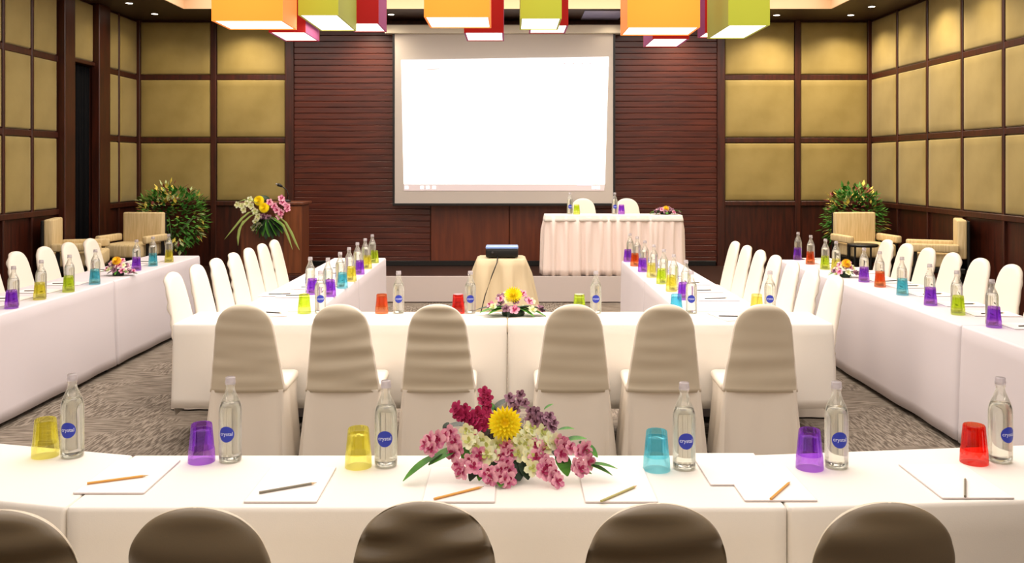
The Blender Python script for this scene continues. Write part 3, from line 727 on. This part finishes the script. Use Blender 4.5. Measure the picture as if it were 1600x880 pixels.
M_ye = mat('yellow_petal', (255, 240, 40), .6); M_ye2 = mat('golden_petal', (255, 228, 30), .6); M_or = mat('orange_petal', (240, 170, 80), .6)
M_leaf = fm('leaf_green', (48, 104, 38), (84, 140, 50)); M_leafd = mat('leaf_dark', (26, 48, 26), .5); M_leafl = mat('leaf_light', (150, 170, 90), .6)
OR = {'pink': orchid('orchid_blossom', M_pk, M_pk2), 'cream': orchid('orchid_blossom', M_cr, M_cr2), 'mauve': orchid('orchid_blossom', M_mv, M_mv2), 'burgundy': orchid('orchid_blossom', M_bu, M_bu)}
def mum_mesh(m1, m2):
    m = MB()
    for L_, (n, ln, cup, z0) in enumerate(((22, 1.0, .05, -.1), (20, .95, .3, 0), (18, .85, .6, .08), (15, .68, .95, .12), (11, .5, 1.5, .16), (7, .3, 2.4, .2))):
        petal_fan(m, n, ln, .20, cup, L_*.17, z0, L_ % 2)
    m.lathe([(.35, -.35), (.5, -.1), (.2, .3)], 10, mi=1)
    return m.mesh('chrysanthemum', [m1, m2], False)
MUM = mum_mesh(M_ye, M_ye2); MUMO = mum_mesh(M_or, M_ye2)
def leaf_mesh(name, mt, wd=.28, arch=-.25):
    m = MB(); vs = []; n = 9
    for i in range(n):
        u = i/(n-1); w = wd*math.sin(PI*min(1, u*.92+.06))**.8; z = .15*u+arch*u*u
        vs += [(u, -w/2, z+.12*w), (u, 0, z), (u, w/2, z+.12*w)]
    fs = []
    for i in range(n-1):
        b = i*3; fs += [(b, b+3, b+4, b+1), (b+1, b+4, b+5, b+2)]
    m.add(vs, fs); return m.mesh(name, mt, True)
LF = {'g': leaf_mesh('leaf', M_leaf), 'd': leaf_mesh('leaf', M_leafd), 'l': leaf_mesh('leaf', M_leafl, .09, -.6), 'f': leaf_mesh('leaf', M_leaf, .16)}
def look_rot(d, roll=0):
    """rotation taking +z to direction d"""
    return Vector(d).normalized().to_track_quat('Z', 'Y').to_matrix().to_4x4() @ Matrix.Rotation(roll, 4, 'Z')
def bloom(root, kind, p, d, r, roll=0):
    me = {'mum': MUM, 'mumo': MUMO}.get(kind) or OR[kind]
    o = mkobj('chrysanthemum' if kind[:3] == 'mum' else 'orchid_blossom', me, root)
    o.matrix_local = Matrix.Translation(p) @ look_rot(d, roll) @ Matrix.Scale(r, 4); return o
def leaf(root, kind, p, q, scale=None):
    """leaf from p to q"""
    d = Vector(q)-Vector(p); ln = d.length; x = d.normalized(); y = Vector((0, 0, 1)).cross(x)
    y = y.normalized() if y.length > .05 else Vector((1, 0, 0)); z = x.cross(y)
    R = Matrix((x, y, z)).transposed().to_4x4()
    o = mkobj('leaf', LF[kind], root); o.matrix_local = Matrix.Translation(p) @ R @ Matrix.Diagonal((ln, ln*(scale or 1), ln, 1)); return o
def core(root, r, h, mt=None, name='foam_base', c=(0, 0, 0)):
    m = MB(); m.lathe([(r*.9, 0), (r, h*.25), (r*.85, h*.7), (r*.4, h)], 14, c); return m.obj(name, mt or M_leafd, root, True)

# ---- big arrangement on the front table
FX, FYc = (790-CX)/490, 2.84
fr = empty('flower_arrangement', (FX, FYc, Z1), 0, 'large low flower arrangement with yellow chrysanthemum, pink and cream orchids on the front table', 'flower arrangement')
core(fr, .06, .07)
def fp(px, py, dy=0):
    Y_ = 2.92-.18*(py-620)/130+dy; return Vector(((px-CX)*Y_/F-FX, Y_-FYc, max(.012, CAMH-(py-CY)*Y_/F-Z1)))
rf = random.Random(11)
def fdir(p): return Vector((p.x*1.6, p.y-.45, p.z*.9+.12)) + Vector((rf.uniform(-.2, .2), rf.uniform(-.15, .15), rf.uniform(-.15, .2)))
p = fp(789, 662, -.05); bloom(fr, 'mum', p+Vector((0, -.0, 0)), (0, -1, .35), .056)
lists = {
 'burgundy': [(757,614),(762,622),(755,630),(764,637),(758,645),(768,650),(752,655),(712,640),(719,648),(727,652),(735,655),(742,660),(748,648),(757,664),(745,670),(738,664),(766,660),(728,642)],
 'mauve': [(813,618),(810,628),(820,632),(826,641),(806,638),(836,645),(843,652),(850,658),(858,652),(866,660),(838,660),(847,666),(795,622),(800,630),(862,668),(830,655)],
 'cream': [(730,672),(740,682),(752,690),(762,700),(772,712),(733,690),(776,696),(814,690),(824,680),(828,668),(820,700),(812,708),(829,716),(832,730),(846,676),(857,690),(850,698),(866,690),(822,690),(760,712),(808,700),(744,700)],
 'pink': [(665,695),(672,688),(684,686),(694,682),(702,678),(712,690),(717,702),(710,708),(716,730),(722,736),(735,720),(742,728),(748,712),(790,700),(796,708),(784,714),(790,726),(782,734),(795,736),(762,738),(768,746),(786,748),(794,750),(840,698),(846,708),(838,714),(852,722),(858,730),(848,738),(864,748),(870,752),(872,688),(880,698),(876,710),(892,702),(905,706),(912,700),(902,728),(908,732),(920,722),(862,738),(675,700)]}
for kd, l in lists.items():
    for (px, py) in l:
        p = fp(px+rf.uniform(-2, 2), py+rf.uniform(-2, 2)); bloom(fr, kd, p, fdir(p), {'burgundy': .024, 'mauve': .020, 'cream': .030, 'pink': .028}[kd]*rf.uniform(.85, 1.15), rf.uniform(0, 6))
for (a, b, k) in (((690, 708), (627, 746), 'f'), ((720, 700), (668, 722), 'g'), ((880, 690), (916, 682), 'g'), ((872, 672), (897, 668), 'g'), ((905, 690), (935, 712), 'g'), ((915, 725), (965, 728), 'f'), ((905, 722), (958, 738), 'f'),
        ((783, 750), (782, 773), 'g'), ((815, 718), (826, 748), 'd'), ((806, 715), (812, 750), 'd'), ((826, 715), (846, 744), 'd'), ((750, 725), (733, 750), 'd'), ((756, 728), (748, 750), 'g'), ((872, 705), (888, 742), 'g'), ((735, 665), (694, 664), 'd'), ((700, 660), (694, 674), 'd'),
        ((745, 640), (730, 640), 'd'), ((770, 640), (797, 620), 'd'), ((775, 645), (762, 626), 'g'), ((850, 640), (864, 630), 'g'), ((745, 690), (720, 716), 'g'), ((800, 690), (806, 724), 'g'), ((860, 700), (884, 722), 'd'), ((725, 740), (712, 744), 'g'), ((895, 735), (925, 738), 'g')):
    leaf(fr, k, fp(*a, .02), fp(*b, .01), 2.2 if k != 'f' else 1.9)

def small_arr(x, y, z, label, seed, w=.2, h=.14, mums=('mumo',), kinds=('pink', 'cream', 'mauve'), n=22, leaves=12, bowl=None, droop=0, r=.03):
    e = empty('flower_arrangement', (x, y, z), 0, label, 'flower arrangement', 'small flower arrangements on the tables')
    rd = random.Random(seed); core(e, min(.07, w*.35), h*.45)
    for i in range(n):
        a = 2*PI*i/n*2.4+rd.uniform(-.3, .3); t = (i+.5)/n; rr = w*(.25+.75*t)*rd.uniform(.8, 1.05)
        p = Vector((rr*math.cos(a), rr*math.sin(a)*.55, max(.015, h*(1-t)*.9+.02-droop*t*(1 if math.sin(a) < 0 else 0)))); bloom(e, kinds[i % len(kinds)], p, (p.x, p.y-.12, .12), r*rd.uniform(.8, 1.1), rd.uniform(0, 6))
    for i, mk in enumerate(mums): bloom(e, mk, ((i-.5*(len(mums)-1))*.09, -.03, h+.01*i), (0, -.8, .7), .055 if mk == 'mum' else .045)
    for i in range(leaves):
        a = 2*PI*i/leaves+rd.uniform(-.2, .2); rr = w*rd.uniform(1.0, 1.35)
        leaf(e, 'g' if i % 3 else 'd', (.03*math.cos(a), .02*math.sin(a), .05), (rr*math.cos(a), rr*math.sin(a)*.55, rd.uniform(.012, .05)), 1.1)
    return e
small_arr((802-CX)/236, 5.86, Z1, 'flower bowl with gold chrysanthemum and pink orchids on the middle table', 1, .19, .13, ('mum',), n=24).scale = (1.15, 1, 1.05)
small_arr((190-CX)/176, 7.96, Z1, 'small flower arrangement on the doorway side wing', 2, .14, .13, ('mumo',), n=28, leaves=9).location.x = -3.48
small_arr(2.93, 7.84, Z1, 'small flower arrangement on the long wall side wing', 3, .13, .12, ('mumo',), n=26, leaves=9)
small_arr((1040-CX)/F*11.5, 11.5, SZ+.7785, 'low flower arrangement with peach bloom on the end of the stage table', 4, .2, .07, ('mumo',), kinds=('mauve', 'mauve', 'pink'), n=18, leaves=14)

# ================================================================== podium with flowers and microphone
px0, px1, pyy = (372-CX)/127, (475-CX)/127, 11.0
po = empty('podium', ((px0+px1)/2, pyy+.22, SZ), 0, 'brown wooden podium with a flower spray and microphone, before the slatted wall', 'podium')
hw = (px1-px0)/2
mb = MB(); mb.bbox(-hw+.03, hw-.03, -.20, .22, .05, .92, .006, 1); mb.obj('body', M_woodp, po)
mb = MB(); mb.bbox(-hw, hw, -.225, .24, .92, .955, .006, 1); mb.obj('top', M_woodp, po)
mb = MB(); mb.bbox(-hw+.01, hw-.01, -.215, .23, 0, .05, .006, 1); mb.obj('plinth', M_wood, po)
mb = MB(); mb.bbox(hw-.25, hw-.03, -.212, -.199, .08, .90, .004, 1); mb.obj('side_moulding', noisy(mat('podium_light', (134, 74, 36), .4), (100, 52, 24), (122, 66, 32), (8, 8, .7), 3, 0), po)
mi = empty('microphone', ((445-CX)/127, 11.12, SZ+.956), 0, 'black gooseneck microphone standing on the wooden podium', 'microphone')
mb = MB(); mb.lathe([(.05, 0), (.05, .015), (.02, .03)], 14); mb.obj('base', M_black, mi, True)
mb = MB(); mb.tube([(0, 0, .03), (.02, 0, .09), (.0, -.01, .15), (-.05, -.03, .19)], .007); mb.obj('gooseneck', M_black, mi, True)
mb = MB(); mb.tube([(-.05, -.03, .19), (-.075, -.04, .205), (-.10, -.05, .215)], lambda t: .016+.006*t, 10); mb.obj('capsule', M_black, mi, True)
mb = MB(); mb.lathe([(.004, 0), (.012, .004), (.013, .016), (.004, .022)], 10); mb.obj('windscreen_tip', mat('mic_tip', (150, 145, 140), .5), mi, True, (-.112, -.055, .21))
pf = empty('flower_arrangement', ((414-CX)/125, 11.10, SZ+.956), 0, 'flower spray with yellow blooms and long drooping leaves on the wooden podium', 'flower arrangement')
core(pf, .09, .08)
def pp(px, py, Y_=10.95): return Vector(((px-CX)*Y_/F-pf.location.x, Y_-pf.location.y, CAMH-(py-CY)*Y_/F-pf.location.z))
for (a, b) in ((405, 314), (413, 325)): q = pp(a, b, 10.90); bloom(pf, 'mum', q, (-.2, -1, .3), .068)
rq = random.Random(5)
for (a, b, k) in [(378, 322, 'cream'), (385, 318, 'cream'), (392, 322, 'cream'), (383, 328, 'cream'), (397, 330, 'cream'), (402, 338, 'cream'), (400, 346, 'cream'), (405, 352, 'cream'), (399, 356, 'cream'), (372, 320, 'cream'), (390, 312, 'cream'),
        (420, 316, 'pink'), (428, 322, 'pink'), (434, 328, 'pink'), (440, 332, 'pink'), (446, 322, 'pink'), (442, 316, 'pink'), (436, 338, 'pink'), (425, 345, 'mauve'), (430, 352, 'mauve'), (418, 340, 'mauve'), (412, 338, 'mauve'), (450, 326, 'pink'), (440, 310, 'pink')]:
    q = pp(a+rq.uniform(-2, 2), b, 10.92); bloom(pf, k, q, (q.x, -.6, q.z+.1), .046, rq.uniform(0, 6))
def long_leaf(root, pts, w=.012):
    m = MB(); vs = []; P = [Vector(p) for p in pts]
    for i, p in enumerate(P):
        t = i/(len(P)-1); ww = w*math.sin(PI*min(1, t*.85+.12)); vs += [p+Vector((-ww, 0, ww*.4)), p+Vector((0, -.003, 0)), p+Vector((ww, 0, ww*.4))]
    m.add(vs, [f for i in range(len(P)-1) for f in ((i*3, i*3+3, i*3+4, i*3+1), (i*3+1, i*3+4, i*3+5, i*3+2))]); return m.obj('long_leaf', M_leafl, root, True)
for pts in ([(408, 330), (390, 332), (378, 342), (363, 360), (351, 374)], [(405, 332), (392, 338), (381, 348), (375, 356), (372, 360)], [(380, 345), (374, 360), (372, 372), (372, 384)], [(430, 335), (446, 348), (455, 364), (463, 382), (468, 391)], [(428, 340), (442, 352), (450, 370), (457, 390)], [(405, 318), (385, 312), (370, 316)]):
    long_leaf(pf, [pp(a, b, 10.86) for a, b in pts], .018)
for i in range(14):
    a = -PI*.05-PI*.9*i/13; leaf(pf, 'd' if i % 2 else 'g', pp(418, 338, 10.95), pp(418+30*math.cos(a), 352-22*math.sin(a)*(1 if i % 2 else .8), 10.86), 1.2)

# ================================================================== lounge chairs, side table, potted bushes
def lounge(x, y, rz, label, arms=True):
    e = empty('lounge_chair', (x, y, SZ+.001), rz, label, 'armchair', 'sand coloured lounge chairs on the platform')
    m = MB(); m.bbox(-.26, .26, -.26, .27, .30, .46, .03, 3); m.obj('seat', M_lounge, e, True)
    m = MB(); m.bbox(-.26, .26, .235, .33, .40, .82, .02, 3); m.obj('backrest', M_lounge, e, True)
    m = MB(); m.bbox(-.262, .262, .331, .36, .22, .81, .008, 2); m.obj('back_shell', M_black, e)
    m = MB(); m.bbox(-.27, .27, -.25, .32, .24, .30, .01, 1); m.obj('base_frame', M_black, e)
    for sx in (-1, 1):
        m = MB(); m.bbox(sx*.30-.035, sx*.30+.035, -.25, .25, .47, .56, .02, 3); m.obj('armrest', M_lounge, e, True)
        m = MB(); m.bbox(sx*.30-.015, sx*.30+.015, -.2, -.16, .24, .47, .004, 1); m.bbox(sx*.30-.015, sx*.30+.015, .16, .20, .24, .47, .004, 1); m.obj('arm_post', M_black, e)
        for yy in (-.21, .28): m = MB(); m.lathe([(.014, 0), (.02, .24)], 10, (sx*.22, yy, 0)); m.obj('leg', M_black, e)
    return e
lounge(-4.62, 10.95, -.12, 'sand lounge chair facing the room beside the potted bush on the doorway side')
lounge(-4.80, 10.03, 1.85, 'sand lounge chair turned side-on right beside the curtained doorway')
lounge(4.35, 10.97, .1, 'sand lounge chair facing the room before the bush near the long panelled wall')
lounge(4.68, 9.95, -1.95, 'sand lounge chair turned side-on against the long panelled wall')
sd = empty('side_table', (4.33, 10.12, SZ+.001), 0, 'small round dark side table between the two lounge chairs', 'side table')
mb = MB(); mb.lathe([(.16, .47), (.17, .48), (.17, .495), (.16, .5)], 28); mb.obj('table_top', M_black, sd, True)
for a in range(4): mb = MB(); mb.lathe([(.012, 0), (.012, .47)], 8, (.12*math.cos(a*PI/2+.4), .12*math.sin(a*PI/2+.4), 0)); mb.obj('leg', M_black, sd)
sd.location = (4.08, 10.36, SZ+.001)

def bush(x, y, label, rx, rz_, zc, seed, accents):
    e = empty('potted_bush', (x, y, SZ+.001), 0, label, 'potted plant', 'leafy potted bushes on the platform')
    m = MB(); m.lathe([(.13, 0), (.17, .26), (.18, .28), (.165, .28), (.15, .25)], 24); m.obj('pot', mat('pot_brown', (70, 40, 26), .4), e, True)
    rd = random.Random(seed); m = MB()
    for i in range(9):
        a = rd.uniform(0, 6.3); m.tube([(0, 0, .25), (.05*math.cos(a), .05*math.sin(a), .45), (.6*rx*math.cos(a), .4*rx*math.sin(a), zc)], .007)
    m.obj('stems', M_stem, e, True)
    m = MB()
    for i in range(1100):
        u = Vector((rd.gauss(0, 1), rd.gauss(0, 1), rd.gauss(0, 1))).normalized(); rr = rd.uniform(.55, 1.0)**.5
        lump = 1+.22*noise.noise(u*2.2+Vector((seed, 0, 0)))
        p = Vector((u.x*rx*rr*lump, u.y*rx*.75*rr*lump, zc+u.z*rz_*rr*lump)); s_ = rd.uniform(.05, .09)
        d = (u+Vector((rd.uniform(-.7, .7), rd.uniform(-.7, .7), rd.uniform(-.5, .3)))).normalized(); sd_ = d.cross(Vector((0, 0, 1))).normalized(); up = d.cross(sd_)
        an = noise.noise(p*5+Vector((seed*3, 1, 2)))
        mi_ = 0 if an < .16 else accents[i % len(accents)]
        if mi_ == 0 and rd.random() < .3: mi_ = 1
        m.add([p, p+d*s_*.5+sd_*s_*.3, p+d*s_*1.2, p+d*s_*.5-sd_*s_*.3, p+d*s_*.55-up*s_*.08], [(0, 1, 4), (1, 2, 4), (2, 3, 4), (3, 0, 4)], mi_)
    m.obj('foliage', [M_leaf, mat('leaf_mid', (86, 140, 52), .5), mat('leaf_yellow', (226, 206, 90), .5), mat('leaf_red', (130, 50, 50), .5), mat('leaf_pale', (178, 190, 130), .5)], e)
    return e
bush((262-CX)/119, 11.9, 'large leafy potted bush with yellow leaves behind the lounge chairs on the doorway side', .47, .43, .70, 2, (2, 4, 3, 4, 2))
bush((1338-CX)/119, 11.82, 'leafy potted bush with reddish tips in the corner of the long panelled wall', .38, .42, .71, 9, (3, 1, 4, 3, 2))
